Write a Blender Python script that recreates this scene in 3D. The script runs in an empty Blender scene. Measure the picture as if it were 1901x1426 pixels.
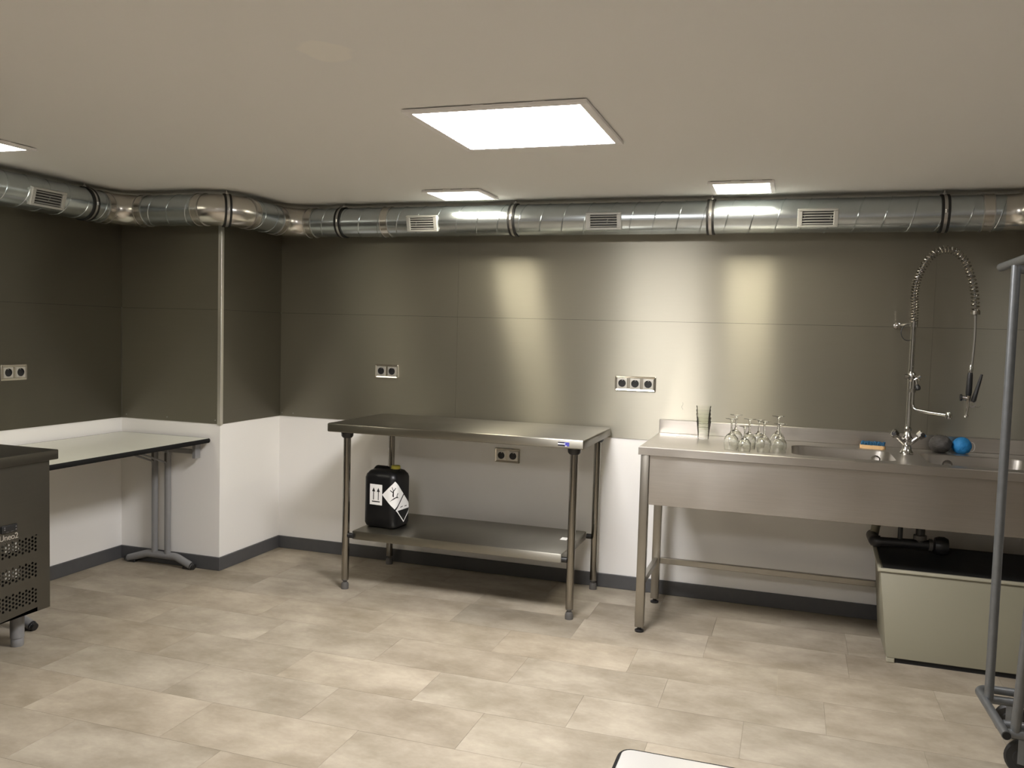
import bpy, bmesh, math, random
from mathutils import Vector, Matrix
PI = math.pi
random.seed(7)
scene = bpy.context.scene
COL = scene.collection

# ------------------------------------------------------------------ camera, world, exposure
F_PX, YAW, PITCH, ROLL = 1574.4, -0.31743, -0.06035, 0.02841
CAM = Vector((3.0409, -4.5918, 1.3986))
cy_, sy_, cp_, sp_ = math.cos(YAW), math.sin(YAW), math.cos(PITCH), math.sin(PITCH)
fwd = Vector((sy_*cp_, cy_*cp_, sp_)); rgt = Vector((cy_, -sy_, 0)); upv = rgt.cross(fwd)
c_, s_ = math.cos(ROLL), math.sin(ROLL)
r2 = c_*rgt + s_*upv; u2 = -s_*rgt + c_*upv
cd = bpy.data.cameras.new('camera'); cam = bpy.data.objects.new('camera', cd); COL.objects.link(cam)
M = Matrix((r2, u2, -fwd)).transposed().to_4x4(); M.translation = CAM
cam.matrix_world = M
cd.sensor_fit = 'HORIZONTAL'; cd.sensor_width = 36.0; cd.lens = F_PX*36.0/1901.0
cd.clip_start = 0.05; cd.clip_end = 60
scene.camera = cam
w = bpy.data.worlds.new('world'); scene.world = w; w.use_nodes = True
w.node_tree.nodes['Background'].inputs[0].default_value = (0.02, 0.02, 0.02, 1)
w.node_tree.nodes['Background'].inputs[1].default_value = 0.0
scene.view_settings.view_transform = 'Standard'; scene.view_settings.look = 'None'
scene.view_settings.gamma = 1.0; scene.view_settings.use_curve_mapping = False
scene.view_settings.exposure = 0.68
scene.cycles.max_bounces = 16; scene.cycles.diffuse_bounces = 8; scene.cycles.glossy_bounces = 8
scene.cycles.transmission_bounces = 16; scene.cycles.transparent_max_bounces = 40
MAIN_E, SMALL_E = 51.0, 25.0           # panel radiance

# ------------------------------------------------------------------ helpers
def smooth(me, ang=35):
    me.polygons.foreach_set('use_smooth', [True]*len(me.polygons))
    me.set_sharp_from_angle(angle=math.radians(ang))

def mesh_from(bm, name, m, ang=35):
    bmesh.ops.recalc_face_normals(bm, faces=bm.faces)
    me = bpy.data.meshes.new(name); bm.to_mesh(me); bm.free()
    if m: me.materials.append(m)
    smooth(me, ang)
    return me

def origin(p):
    o = Vector((0, 0, 0))
    while p is not None:
        o = o + p.location; p = p.parent
    return o

def obj(name, bm, m, parent=None, local=False, loc=None, ang=35):
    """one mesh object; bmesh coords are world coords unless local"""
    if not local:
        o0 = origin(parent) if parent is not None else (Vector(loc) if loc is not None else Vector((0, 0, 0)))
        if o0.length: bmesh.ops.translate(bm, verts=bm.verts, vec=-o0)
    o = bpy.data.objects.new(name, mesh_from(bm, name, m, ang)); COL.objects.link(o)
    if parent is not None: o.parent = parent
    if loc is not None: o.location = loc
    return o

def tag(o, label, cat, group=None):
    o['label'] = label; o['category'] = cat
    if group: o['group'] = group
    return o

def thing(name, label, cat, loc=(0, 0, 0), rz=0, group=None):
    o = bpy.data.objects.new(name, None); COL.objects.link(o)
    o.location = loc; o.rotation_euler = (0, 0, rz); o.empty_display_size = .1
    return tag(o, label, cat, group)

def struct(name, bm, m, label=None):
    o = obj(name, bm, m); o['kind'] = 'structure'
    if label: o['label'] = label
    return o

def BM(): return bmesh.new()

def box(bm, x0, x1, y0, y1, z0, z1, bev=0, seg=2):
    vs = [bm.verts.new(p) for p in ((x0,y0,z0),(x1,y0,z0),(x1,y1,z0),(x0,y1,z0),(x0,y0,z1),(x1,y0,z1),(x1,y1,z1),(x0,y1,z1))]
    fs = [bm.faces.new([vs[i] for i in f]) for f in ((3,2,1,0),(4,5,6,7),(0,1,5,4),(1,2,6,5),(2,3,7,6),(3,0,4,7))]
    if bev:
        es = set(e for f in fs for e in f.edges)
        bmesh.ops.bevel(bm, geom=list(es), offset=bev, segments=seg, affect='EDGES', profile=.5)
    return bm

def hexa(bm, pts, bev=0):
    vs = [bm.verts.new(p) for p in pts]
    fs = [bm.faces.new([vs[i] for i in f]) for f in ((3,2,1,0),(4,5,6,7),(0,1,5,4),(1,2,6,5),(2,3,7,6),(3,0,4,7))]
    if bev:
        es = set(e for f in fs for e in f.edges)
        bmesh.ops.bevel(bm, geom=list(es), offset=bev, segments=2, affect='EDGES', profile=.5)
    return bm

def frame_of(t):
    t = Vector(t).normalized()
    a = Vector((0, 0, 1)) if abs(t.z) < .9 else Vector((1, 0, 0))
    u = a.cross(t).normalized(); v = t.cross(u)
    return u, v

def tube(bm, pts, r, n=12, cap=True, rs=None):
    pts = [Vector(p) for p in pts]; rings = []
    t0 = (pts[1]-pts[0]).normalized(); u, v = frame_of(t0)
    for i, p in enumerate(pts):
        if i == 0: t = pts[1]-pts[0]
        elif i == len(pts)-1: t = pts[-1]-pts[-2]
        else: t = (pts[i+1]-pts[i]).normalized() + (pts[i]-pts[i-1]).normalized()
        t.normalize()
        u = (u - t*u.dot(t)).normalized(); v = t.cross(u)
        rr = rs[i] if rs else r
        rings.append([bm.verts.new(p + (u*math.cos(2*PI*k/n) + v*math.sin(2*PI*k/n))*rr) for k in range(n)])
    for a, b in zip(rings, rings[1:]):
        for k in range(n): bm.faces.new((a[k], a[(k+1) % n], b[(k+1) % n], b[k]))
    if cap:
        bm.faces.new(list(reversed(rings[0]))); bm.faces.new(rings[-1])
    return bm

def cyl(bm, a, b, r, n=16, r2=None):
    return tube(bm, [a, b], r, n, True, [r, r if r2 is None else r2])

def fillet(pts, rad, n=6):
    """round the inner corners of a polyline"""
    pts = [Vector(p) for p in pts]; out = [pts[0]]
    for i in range(1, len(pts)-1):
        p = pts[i]; a = (pts[i-1]-p); b = (pts[i+1]-p)
        la, lb = a.length, b.length; a.normalize(); b.normalize()
        ang = a.angle(b); d = min(rad/math.tan(ang/2), la*.49, lb*.49); r = d*math.tan(ang/2)
        bis = (a+b).normalized(); c = p + bis*(r/math.sin(ang/2))
        s = p+a*d-c; e = p+b*d-c; th = s.angle(e); ax = s.cross(e).normalized()
        for k in range(n+1): out.append(c + Matrix.Rotation(th*k/n, 3, ax) @ s)
    out.append(pts[-1]); return out

def lathe(bm, prof, n=24, c=(0, 0, 0), axis='Z', closed=False):
    c = Vector(c); rings = []
    def P(r, h, k):
        a = 2*PI*k/n; x, y = r*math.cos(a), r*math.sin(a)
        return c + (Vector((x, y, h)) if axis == 'Z' else Vector((h, x, y)) if axis == 'X' else Vector((x, h, y)))
    for r, h in prof:
        if r < 1e-6: rings.append([bm.verts.new(P(0, h, 0))])
        else: rings.append([bm.verts.new(P(r, h, k)) for k in range(n)])
    prs = list(zip(rings, rings[1:]))
    if closed: prs.append((rings[-1], rings[0]))
    for a, b in prs:
        for k in range(n):
            if len(a) == 1 and len(b) == 1: continue
            if len(a) == 1: bm.faces.new((a[0], b[(k+1) % n], b[k]))
            elif len(b) == 1: bm.faces.new((a[k], a[(k+1) % n], b[0]))
            else: bm.faces.new((a[k], a[(k+1) % n], b[(k+1) % n], b[k]))
    return bm

def ring(bm, c, t, r0, r1, w0, w1, n=40, a0=0, a1=2*PI):
    """flat band around axis t: radii r0..r1, from w0 to w1 along t"""
    c = Vector(c); t = Vector(t).normalized(); u, v = frame_of(t); full = abs(a1-a0-2*PI) < 1e-4
    m = n if full else n+1; L = []
    for k in range(m):
        a = a0+(a1-a0)*k/n; d = u*math.cos(a)+v*math.sin(a)
        L.append([bm.verts.new(c+d*r+t*w) for r, w in ((r0,w0),(r1,w0),(r1,w1),(r0,w1))])
    for k in range(n):
        A, B = L[k], L[(k+1) % m]
        for j in range(4): bm.faces.new((A[j], A[(j+1) % 4], B[(j+1) % 4], B[j]))
    if not full: bm.faces.new(L[0]); bm.faces.new(list(reversed(L[-1])))
    return bm

def rrect(x0, x1, y0, y1, r, n=6):
    out = []
    for cx, cy, a in ((x1-r,y1-r,0),(x0+r,y1-r,PI/2),(x0+r,y0+r,PI),(x1-r,y0+r,1.5*PI)):
        for k in range(n+1):
            t = a+PI/2*k/n; out.append((cx+r*math.cos(t), cy+r*math.sin(t)))
    return out

def prism(bm, poly, z0, z1, M4=None):
    a = [bm.verts.new((x, y, z0)) for x, y in poly]; b = [bm.verts.new((x, y, z1)) for x, y in poly]
    n = len(poly); bm.faces.new(list(reversed(a))); bm.faces.new(b)
    for k in range(n): bm.faces.new((a[k], a[(k+1) % n], b[(k+1) % n], b[k]))
    if M4 is not None:
        for v in a+b: v.co = M4 @ v.co
    return bm

# ------------------------------------------------------------------ materials
MATS = {}
def nodes_of(name):
    m = bpy.data.materials.new(name); m.use_nodes = True; MATS[name] = m
    nt = m.node_tree; return m, nt, nt.nodes, nt.links, nt.nodes['Principled BSDF']

def plain(name, col, rough=.5, metal=0, var=.0, scale=8, bump=0, bscale=60, spec=.5, coat=0):
    m, nt, N, L, b = nodes_of(name)
    b.inputs['Base Color'].default_value = (*col, 1); b.inputs['Roughness'].default_value = rough
    b.inputs['Metallic'].default_value = metal; b.inputs['Specular IOR Level'].default_value = spec
    b.inputs['Coat Weight'].default_value = coat
    tc = N.new('ShaderNodeTexCoord')
    if var:
        n = N.new('ShaderNodeTexNoise'); n.inputs['Scale'].default_value = scale; n.inputs['Detail'].default_value = 5
        L.new(tc.outputs['Object'], n.inputs['Vector'])
        mx = N.new('ShaderNodeMix'); mx.data_type = 'RGBA'
        mx.inputs[6].default_value = (*[c*(1-var) for c in col], 1); mx.inputs[7].default_value = (*[min(1, c*(1+var)) for c in col], 1)
        L.new(n.outputs['Fac'], mx.inputs[0]); L.new(mx.outputs[2], b.inputs['Base Color'])
    if bump:
        n2 = N.new('ShaderNodeTexNoise'); n2.inputs['Scale'].default_value = bscale; n2.inputs['Detail'].default_value = 3
        L.new(tc.outputs['Object'], n2.inputs['Vector'])
        bp = N.new('ShaderNodeBump'); bp.inputs['Strength'].default_value = bump; bp.inputs['Distance'].default_value = .002
        L.new(n2.outputs['Fac'], bp.inputs['Height']); L.new(bp.outputs['Normal'], b.inputs['Normal'])
    return m

def brushed(name, col, rough, aniso, grain, var=.08, streak=(2, 2, 200), cloud=0.0, haze=0.0):
    """brushed steel; highlights smear across the grain direction"""
    m, nt, N, L, b = nodes_of(name)
    b.inputs['Metallic'].default_value = 1; b.inputs['Anisotropic'].default_value = aniso
    tc = N.new('ShaderNodeTexCoord'); mp = N.new('ShaderNodeMapping'); mp.inputs['Scale'].default_value = streak
    L.new(tc.outputs['Object'], mp.inputs['Vector'])
    n = N.new('ShaderNodeTexNoise'); n.inputs['Scale'].default_value = 3; n.inputs['Detail'].default_value = 3
    L.new(mp.outputs['Vector'], n.inputs['Vector'])
    n2 = N.new('ShaderNodeTexNoise'); n2.inputs['Scale'].default_value = 3.2; n2.inputs['Detail'].default_value = 2
    L.new(tc.outputs['Object'], n2.inputs['Vector'])
    mx = N.new('ShaderNodeMix'); mx.data_type = 'RGBA'
    mx.inputs[6].default_value = (*[c*(1-var) for c in col], 1); mx.inputs[7].default_value = (*[min(1, c*(1+var)) for c in col], 1)
    L.new(n.outputs['Fac'], mx.inputs[0]); L.new(mx.outputs[2], b.inputs['Base Color'])
    mr = N.new('ShaderNodeMapRange'); mr.inputs[1].default_value = .15; mr.inputs[2].default_value = .85; mr.clamp = False
    mr.inputs[3].default_value = rough*(1-cloud); mr.inputs[4].default_value = rough*(1+cloud)
    L.new(n2.outputs['Fac'], mr.inputs[0]); L.new(mr.outputs[0], b.inputs['Roughness'])
    g = N.new('ShaderNodeNewGeometry'); cr = N.new('ShaderNodeVectorMath'); cr.operation = 'CROSS_PRODUCT'
    L.new(g.outputs['Normal'], cr.inputs[0]); cr.inputs[1].default_value = grain
    L.new(cr.outputs[0], b.inputs['Tangent'])
    if haze:      # fine scratches in all directions: a second, wide lobe
        gl = N.new('ShaderNodeBsdfGlossy'); gl.inputs['Roughness'].default_value = .62; gl.inputs['Color'].default_value = (*[c*1.15 for c in col], 1)
        ms = N.new('ShaderNodeMixShader'); ms.inputs[0].default_value = haze
        L.new(b.outputs[0], ms.inputs[1]); L.new(gl.outputs[0], ms.inputs[2]); L.new(ms.outputs[0], N['Material Output'].inputs[0])
    return m

def glass_mat(name, col=(1, 1, 1), rough=0.0):
    m, nt, N, L, b = nodes_of(name)
    b.inputs['Base Color'].default_value = (*col, 1); b.inputs['Roughness'].default_value = rough
    b.inputs['Transmission Weight'].default_value = 1; b.inputs['IOR'].default_value = 1.48
    return m

def thin_glass(name, tint):
    m, nt, N, L, b = nodes_of(name); N.remove(b)
    tr_ = N.new('ShaderNodeBsdfTransparent'); tr_.inputs[0].default_value = (*tint, 1)
    gl = N.new('ShaderNodeBsdfGlossy'); gl.inputs['Roughness'].default_value = .04
    fr_ = N.new('ShaderNodeLayerWeight'); fr_.inputs['Blend'].default_value = .08
    mx = N.new('ShaderNodeMixShader'); L.new(fr_.outputs['Fresnel'], mx.inputs[0])
    L.new(tr_.outputs[0], mx.inputs[1]); L.new(gl.outputs[0], mx.inputs[2])
    L.new(mx.outputs[0], N['Material Output'].inputs[0]); return m

def emit(name, col, e):
    m, nt, N, L, b = nodes_of(name)
    b.inputs['Base Color'].default_value = (.9, .9, .9, 1); b.inputs['Roughness'].default_value = .4
    b.inputs['Emission Color'].default_value = (*col, 1); b.inputs['Emission Strength'].default_value = e
    return m

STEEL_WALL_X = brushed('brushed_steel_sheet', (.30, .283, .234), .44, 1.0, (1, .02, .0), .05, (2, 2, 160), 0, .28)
STEEL_WALL_Y = brushed('brushed_steel_sheet_shaded', (.22, .208, .172), .44, 1.0, (.02, 1, .0), .05, (2, 2, 160), 0, .12)  # same sheet steel; the side walls' shade is put into this darker colour
STEEL_TOP = brushed('brushed_steel_worktop', (.29, .277, .24), .36, .8, (1, .03, .05), .07, (2, 120, 120), .15)
STEEL_SINK = brushed('worn_steel_sink', (.47, .445, .41), .34, .5, (1, .03, .05), .08, (2, 90, 90), .3)
STEEL_FRIDGE = brushed('brushed_steel_fridge', (.135, .128, .113), .38, .7, (.12, 1, .16), .05, (90, 2, 90), .1)
STEEL_LEG = plain('satin_steel_tube', (.30, .283, .252), .17, 1, .05, 30)
STEEL_SQ = plain('satin_steel_square', (.36, .34, .30), .34, 1, .06, 20)
CHROME = plain('chrome', (.50, .49, .47), .13, 1)
SPRING = plain('spring_steel', (.36, .335, .29), .25, 1)
HOSE = plain('braided_hose', (.22, .21, .19), .4, .7)
GALV = plain('galvanised_duct', (.50, .545, .565), .26, 1, .08, 25)
GALV_E = plain('galvanised_elbow', (.62, .60, .56), .24, 1, .10, 9, .25, 14)
GALV_TUBE = plain('galvanised_tube', (.20, .21, .22), .42, .75, .16, 40)
ZINC = plain('zinc_band', (.55, .54, .52), .3, 1)
TRIM = plain('aluminium_trim', (.72, .70, .64), .38, 1)
RUBBER = plain('black_rubber', (.012, .012, .012), .5)
EDGE = plain('matt_black_edging', (.010, .010, .010), .75, spec=.12)
BLACKP = plain('black_plastic', (.014, .014, .015), .38)
GREYP = plain('grey_plastic_foot', (.10, .095, .09), .5)
WHITE_WALL = plain('white_paint', (.80, .785, .76), .7, 0, .02, 2, .12, 90)
BASEB = plain('grey_baseboard', (.075, .075, .078), .5, 0, .12, 30)
GREYMET = plain('grey_painted_metal', (.24, .24, .245), .38, .2, .05, 30)
CREAM = plain('cream_enamel', (.25, .235, .170), .45, 0, .04, 5)
CREAM_E = plain('cream_edge', (.36, .34, .26), .45)
BLACK_TOP = plain('black_mat', (.016, .016, .016), .6)
LAMINATE = plain('white_laminate', (.60, .60, .53), .28, 0, .02, 5)
LAMINATE2 = plain('pale_laminate', (.56, .55, .52), .3, 0, .02, 5)
VENTM = plain('vent_grey', (.50, .50, .48), .4, .5)
DARK = plain('void_shade', (.01, .01, .01), .8)  # flat black standing in for the shade inside holes and gaps
FRAMEW = plain('white_frame', (.92, .91, .92), .5)
SOCKF = plain('outlet_steel', (.60, .57, .50), .25, 1)
SOCKI = plain('outlet_insert', (.62, .60, .55), .35, .7)
HDPE = plain('black_canister', (.006, .006, .0065), .36, 0, .0, 8, .15, 40, spec=.35)
YELLOW = plain('yellow_cap', (.50, .45, .06), .45)
PAPER = plain('white_label', (.80, .79, .77), .55)
INK = plain('black_ink', (.008, .008, .008), .55)
BLUEL = plain('blue_label', (.06, .06, .32), .4)
WOOD = plain('brush_wood', (.56, .36, .17), .6, 0, .15, 60)
BLUEB = plain('blue_bristle', (.02, .10, .20), .7)
SCOURB = plain('blue_scourer', (.01, .17, .42), .7, 0, .2, 120, .6, 200)
SCOURG = plain('grey_scourer', (.07, .065, .062), .75, .2, .3, 120, .6, 200)
PIPEB = plain('black_drain_pipe', (.02, .02, .021), .4)
GLASS = glass_mat('clear_glass', (.97, .98, .96))
TUMBLER = thin_glass('tumbler_glass', (.982, .985, .975))
LIT_MAIN = emit('led_panel_cool', (1, .975, .965), MAIN_E)
LIT_BACK = emit('led_panel_back', (1, .975, .965), 27.0)
LIT_DIM = emit('led_panel_dim', (1, .975, .965), 14.0)
LIT_LEFT = emit('led_panel_left', (1, .92, .74), 15.0)
LIT_SMALL = emit('led_panel_warm', (1, .92, .74), SMALL_E)
LETTER = plain('silver_lettering', (.60, .57, .52), .4, .6)

# ceiling paint with the old pale stain
def ceiling_mat():
    m, nt, N, L, b = nodes_of('ceiling_paint')
    b.inputs['Roughness'].default_value = .75
    tc = N.new('ShaderNodeTexCoord'); mp = N.new('ShaderNodeMapping')
    mp.inputs['Location'].default_value = (-1.85, 2.60, 0)
    L.new(tc.outputs['Object'], mp.inputs['Vector'])
    sc = N.new('ShaderNodeMapping'); sc.inputs['Scale'].default_value = (14, 11, 0)
    L.new(mp.outputs['Vector'], sc.inputs['Vector'])
    n = N.new('ShaderNodeTexNoise'); n.inputs['Scale'].default_value = 9; L.new(tc.outputs['Object'], n.inputs['Vector'])
    ln = N.new('ShaderNodeVectorMath'); ln.operation = 'LENGTH'; L.new(sc.outputs['Vector'], ln.inputs[0])
    ad = N.new('ShaderNodeMath'); ad.operation = 'ADD'; L.new(ln.outputs['Value'], ad.inputs[0])
    L.new(n.outputs['Fac'], ad.inputs[1])
    mr = N.new('ShaderNodeMapRange'); mr.inputs[1].default_value = 1.3; mr.inputs[2].default_value = 1.5
    mr.inputs[3].default_value = 1; mr.inputs[4].default_value = 0; L.new(ad.outputs[0], mr.inputs[0])
    mx = N.new('ShaderNodeMix'); mx.data_type = 'RGBA'
    mx.inputs[6].default_value = (.87, .865, .85, 1); mx.inputs[7].default_value = (.92, .905, .865, 1)
    L.new(mr.outputs[0], mx.inputs[0]); L.new(mx.outputs[2], b.inputs['Base Color'])
    return m
CEIL = ceiling_mat()

def floor_mat():
    m, nt, N, L, b = nodes_of('vinyl_tile')
    tc = N.new('ShaderNodeTexCoord'); oi = N.new('ShaderNodeObjectInfo')
    ml = N.new('ShaderNodeMath'); ml.operation = 'MULTIPLY'; ml.inputs[1].default_value = 40
    L.new(oi.outputs['Random'], ml.inputs[0])
    mp = N.new('ShaderNodeMapping'); mp.inputs['Scale'].default_value = (1, 1.6, 1); L.new(tc.outputs['Object'], mp.inputs['Vector'])
    def noise(scale, det, rough=.6):
        n = N.new('ShaderNodeTexNoise'); n.noise_dimensions = '4D'; n.inputs['Scale'].default_value = scale
        n.inputs['Detail'].default_value = det; n.inputs['Roughness'].default_value = rough
        L.new(mp.outputs['Vector'], n.inputs['Vector']); L.new(ml.outputs[0], n.inputs['W']); return n
    a = noise(3.2, 6, .62); c = noise(40, 4); d = noise(7, 8, .7)
    cr = N.new('ShaderNodeValToRGB'); e = cr.color_ramp.elements
    e[0].position = .34; e[0].color = (.222, .187, .139, 1); e[1].position = .66; e[1].color = (.382, .335, .267, 1)
    L.new(a.outputs['Fac'], cr.inputs[0])
    mr = N.new('ShaderNodeMapRange'); mr.inputs[1].default_value = .25; mr.inputs[2].default_value = .75
    mr.inputs[3].default_value = .93; mr.inputs[4].default_value = 1.07; L.new(c.outputs['Fac'], mr.inputs[0])
    mr2 = N.new('ShaderNodeMapRange'); mr2.inputs[1].default_value = .58; mr2.inputs[2].default_value = .72
    mr2.inputs[3].default_value = 1; mr2.inputs[4].default_value = 1.16; L.new(d.outputs['Fac'], mr2.inputs[0])
    v1 = N.new('ShaderNodeVectorMath'); v1.operation = 'SCALE'; L.new(cr.outputs[0], v1.inputs[0]); L.new(mr.outputs[0], v1.inputs['Scale'])
    v2 = N.new('ShaderNodeVectorMath'); v2.operation = 'SCALE'; L.new(v1.outputs[0], v2.inputs[0]); L.new(mr2.outputs[0], v2.inputs['Scale'])
    v3 = N.new('ShaderNodeVectorMath'); v3.operation = 'MULTIPLY'; L.new(v2.outputs[0], v3.inputs[0]); L.new(oi.outputs['Color'], v3.inputs[1])
    L.new(v3.outputs[0], b.inputs['Base Color'])
    b.inputs['Roughness'].default_value = .5; b.inputs['Specular IOR Level'].default_value = .35
    return m
FLOORM = floor_mat()

# ------------------------------------------------------------------ dimensions
ZC = 2.118          # ceiling
ZS = .838           # lower edge of the steel cladding
ZB = .0765          # baseboard
ZM = 1.481          # joint between the two rows of steel sheets
XL, YCOL = -.6886, -.585
XR = 4.28           # right pier
X1, Y0 = 6.4, -6.6  # far right wall, wall behind the camera
T = .15

# ------------------------------------------------------------------ floor
floor = struct('floor', box(BM(), XL-T, X1+T, Y0-T, T, -.12, -.0025), plain('floor_screed', (.36, .30, .22), .6, 0, .1, 4), 'beige stone-look vinyl tile floor')
tile_cache = {}
ROW, TL = .2892, .60
offs = {-1: .343, 0: .331, 1: .047, 2: .22, 3: .535, 4: .229, -2: .05}
dark = {(0, 1.531): .80, (2, 1.42): .90, (-1, 2.143): .86, (1, 2.447): 1.03, (3, 1.135): 1.05, (4, 1.429): .90, (3, 1.735): 1.02, (4, 2.029): 1.05}
for k in range(-2, 10):
    ya = max(-.57-ROW*(k+1), -3.6); yb = min(-.57-ROW*k, -.001)
    if yb-ya < .02: continue
    of = offs.get(k, random.random()*.6)
    i = -3
    while True:
        xa = of+TL*i; xb = xa+TL; i += 1
        if xa > X1: break
        lo = XL if yb <= YCOL+.02 else 0.0
        hi = X1 if ya < YCOL-.02 else XR
        xa_, xb_ = max(xa, lo+.002), min(xb, hi-.002)
        if xb_-xa_ < .03: continue
        g = .0004
        key = (round(xb_-xa_, 3), round(yb-ya, 3))
        if key not in tile_cache:
            bm = BM(); hx, hy = key[0]/2-g, key[1]/2-g
            box(bm, -hx, hx, -hy, hy, -.0022, 0)
            tile_cache[key] = mesh_from(bm, 'floor_tile', FLOORM)
        t = bpy.data.objects.new('floor_tile', tile_cache[key]); COL.objects.link(t)
        t.parent = floor; t.location = ((xa_+xb_)/2, (ya+yb)/2, 0)
        s = 1+random.uniform(-.04, .035); s = dark.get((k, round(xa, 3)), s)
        h = random.uniform(-.012, .012)
        t.color = (s*(1+h), s, s*(1-h), 1)

# ------------------------------------------------------------------ ceiling and walls
struct('ceiling', box(BM(), XL-T, X1+T, Y0-T, T, ZC, ZC+.12), CEIL, 'low off-white painted ceiling with a faint pale stain')
wb = struct('wall_back', box(BM(), 0, XR, 0, T, 0, ZC), WHITE_WALL, 'back wall, white below and clad in brushed steel sheets above')
wl = struct('wall_left', box(BM(), XL-T, XL, Y0, YCOL, 0, ZC), WHITE_WALL, 'left wall, white below and steel above')
wc = struct('wall_left_pier', box(BM(), XL-T, 0, YCOL, T, 0, ZC), WHITE_WALL, 'projecting pier left of the worktable, white below and steel above')
wr = struct('wall_right_pier', box(BM(), XR, X1+T, YCOL, T, 0, ZC), WHITE_WALL, 'right pier beside the sink')
wr2 = struct('wall_right', box(BM(), X1, X1+T, Y0, YCOL, 0, ZC), WHITE_WALL)
wf = struct('wall_front', box(BM(), XL-T, X1+T, Y0-T, Y0, 0, ZC), WHITE_WALL)
ST = .004
def panel_x(parent, x0, x1, z0, z1, y, d=-1, m=None):
    e = .0004; t_ = ST+(.0007 if z0 > 1 else 0)
    a, b = sorted((y, y+d*t_))
    return obj('steel_panel', box(BM(), x0+e, x1-e, a, b, z0, z1), m or STEEL_WALL_X, parent)
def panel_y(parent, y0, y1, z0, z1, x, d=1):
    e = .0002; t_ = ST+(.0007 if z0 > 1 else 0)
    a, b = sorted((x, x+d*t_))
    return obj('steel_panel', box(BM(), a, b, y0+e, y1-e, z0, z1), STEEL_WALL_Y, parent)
for z0, z1 in ((ZS, ZM-.0007), (ZM+.0007, ZC-.001)):
    for a, b in ((.0045, 1.19), (1.19, 3.69), (3.69, XR-.0045)): panel_x(wb, a, b, z0, z1, 0)
    panel_x(wc, XL+.0045, .0, z0, z1, YCOL)
    panel_y(wc, YCOL, -.0005, z0, z1, 0)
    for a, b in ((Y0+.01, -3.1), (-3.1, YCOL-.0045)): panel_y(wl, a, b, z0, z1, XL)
    panel_y(wr, YCOL, -.0005, z0, z1, XR, -1)
    panel_x(wr, XR, X1-.005, z0, z1, YCOL)
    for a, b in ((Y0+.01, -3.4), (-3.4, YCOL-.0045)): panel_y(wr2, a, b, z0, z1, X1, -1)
JOINT = plain('joint_shade', (.02, .019, .017), .6)  # dark strip behind the gap; colours in the shadow line of overlapping sheets
for par, q in ((wb, (.005, XR-.005, -.0012, 0)), (wc, (XL+.005, 0, YCOL-.0012, YCOL)), (wc, (0, .0012, YCOL, -.005)), (wl, (XL, XL+.0012, Y0+.01, YCOL-.005)), (wr, (XR-.0012, XR, YCOL, -.005))):
    obj('joint_shade_strip', box(BM(), *q, ZM-.002, ZM+.002), JOINT, par)
for x in (1.19, 3.69): obj('joint_shade_strip', box(BM(), x-.002, x+.002, -.0012, 0, ZS+.001, ZC-.002), JOINT, wb)
# corner angle on the pier edge
bm = BM(); box(bm, -.016, .0065, YCOL-.0065, YCOL-.0042, ZS-.006, ZC-.002, .0006, 1); box(bm, .0042, .0065, YCOL-.0042, YCOL+.016, ZS-.006, ZC-.002, .0006, 1)
obj('corner_trim', bm, TRIM, wc)['label'] = 'pale metal corner angle'
bm = BM(); box(bm, XR-.0065, XR-.0042, YCOL-.0065, YCOL+.016, ZS-.006, ZC-.002); obj('corner_trim', bm, TRIM, wr)
for x, y, d in ((.10, 0, 'b'), (.02, 0, 'b'), (.62, 0, 'b'), (-.03, YCOL, 'b'), (-.36, YCOL, 'b'), (-.65, YCOL, 'b')):
    bm = BM(); lathe(bm, [(0, -.0065), (.003, -.006), (.0036, -.0042), (.0036, -.0035)], 10, (x, y, ZS+.02), 'Y'); obj('screw', bm, ZINC, wb if y == 0 else wc)
# pen-like scratch on the steel above the sink
bm = BM(); tube(bm, [(2.497+.004*math.sin(k*1.1), -.0042, 1.052-.0055*k) for k in range(8)], .0008, 5); obj('scratch', bm, GREYP, wb)
# baseboards
bd = .012
def bbx(n, x0, x1, y, d):
    a, b = sorted((y, y+d*bd)); o = struct(n, box(BM(), x0, x1, a, b, .0005, ZB, .002, 1), BASEB, 'dark grey skirting strip')
def bby(n, y0, y1, x, d):
    a, b = sorted((x, x+d*bd)); o = struct(n, box(BM(), a, b, y0, y1, .0005, ZB, .002, 1), BASEB, 'dark grey skirting strip')
bbx('baseboard_back', bd, XR-bd, 0, -1); bby('baseboard_left', Y0+.02, YCOL-bd, XL, 1)
bbx('baseboard_left_pier_front', XL, bd, YCOL, -1); bby('baseboard_left_pier_side', YCOL, 0, 0, 1)
bby('baseboard_right_pier_side', YCOL, 0, XR, -1); bbx('baseboard_right_pier_front', XR-bd, X1-bd, YCOL, -1)
bby('baseboard_right', Y0+.02, YCOL-bd, X1, -1); bbx('baseboard_front', XL+bd, X1-bd, Y0, 1)

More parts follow.
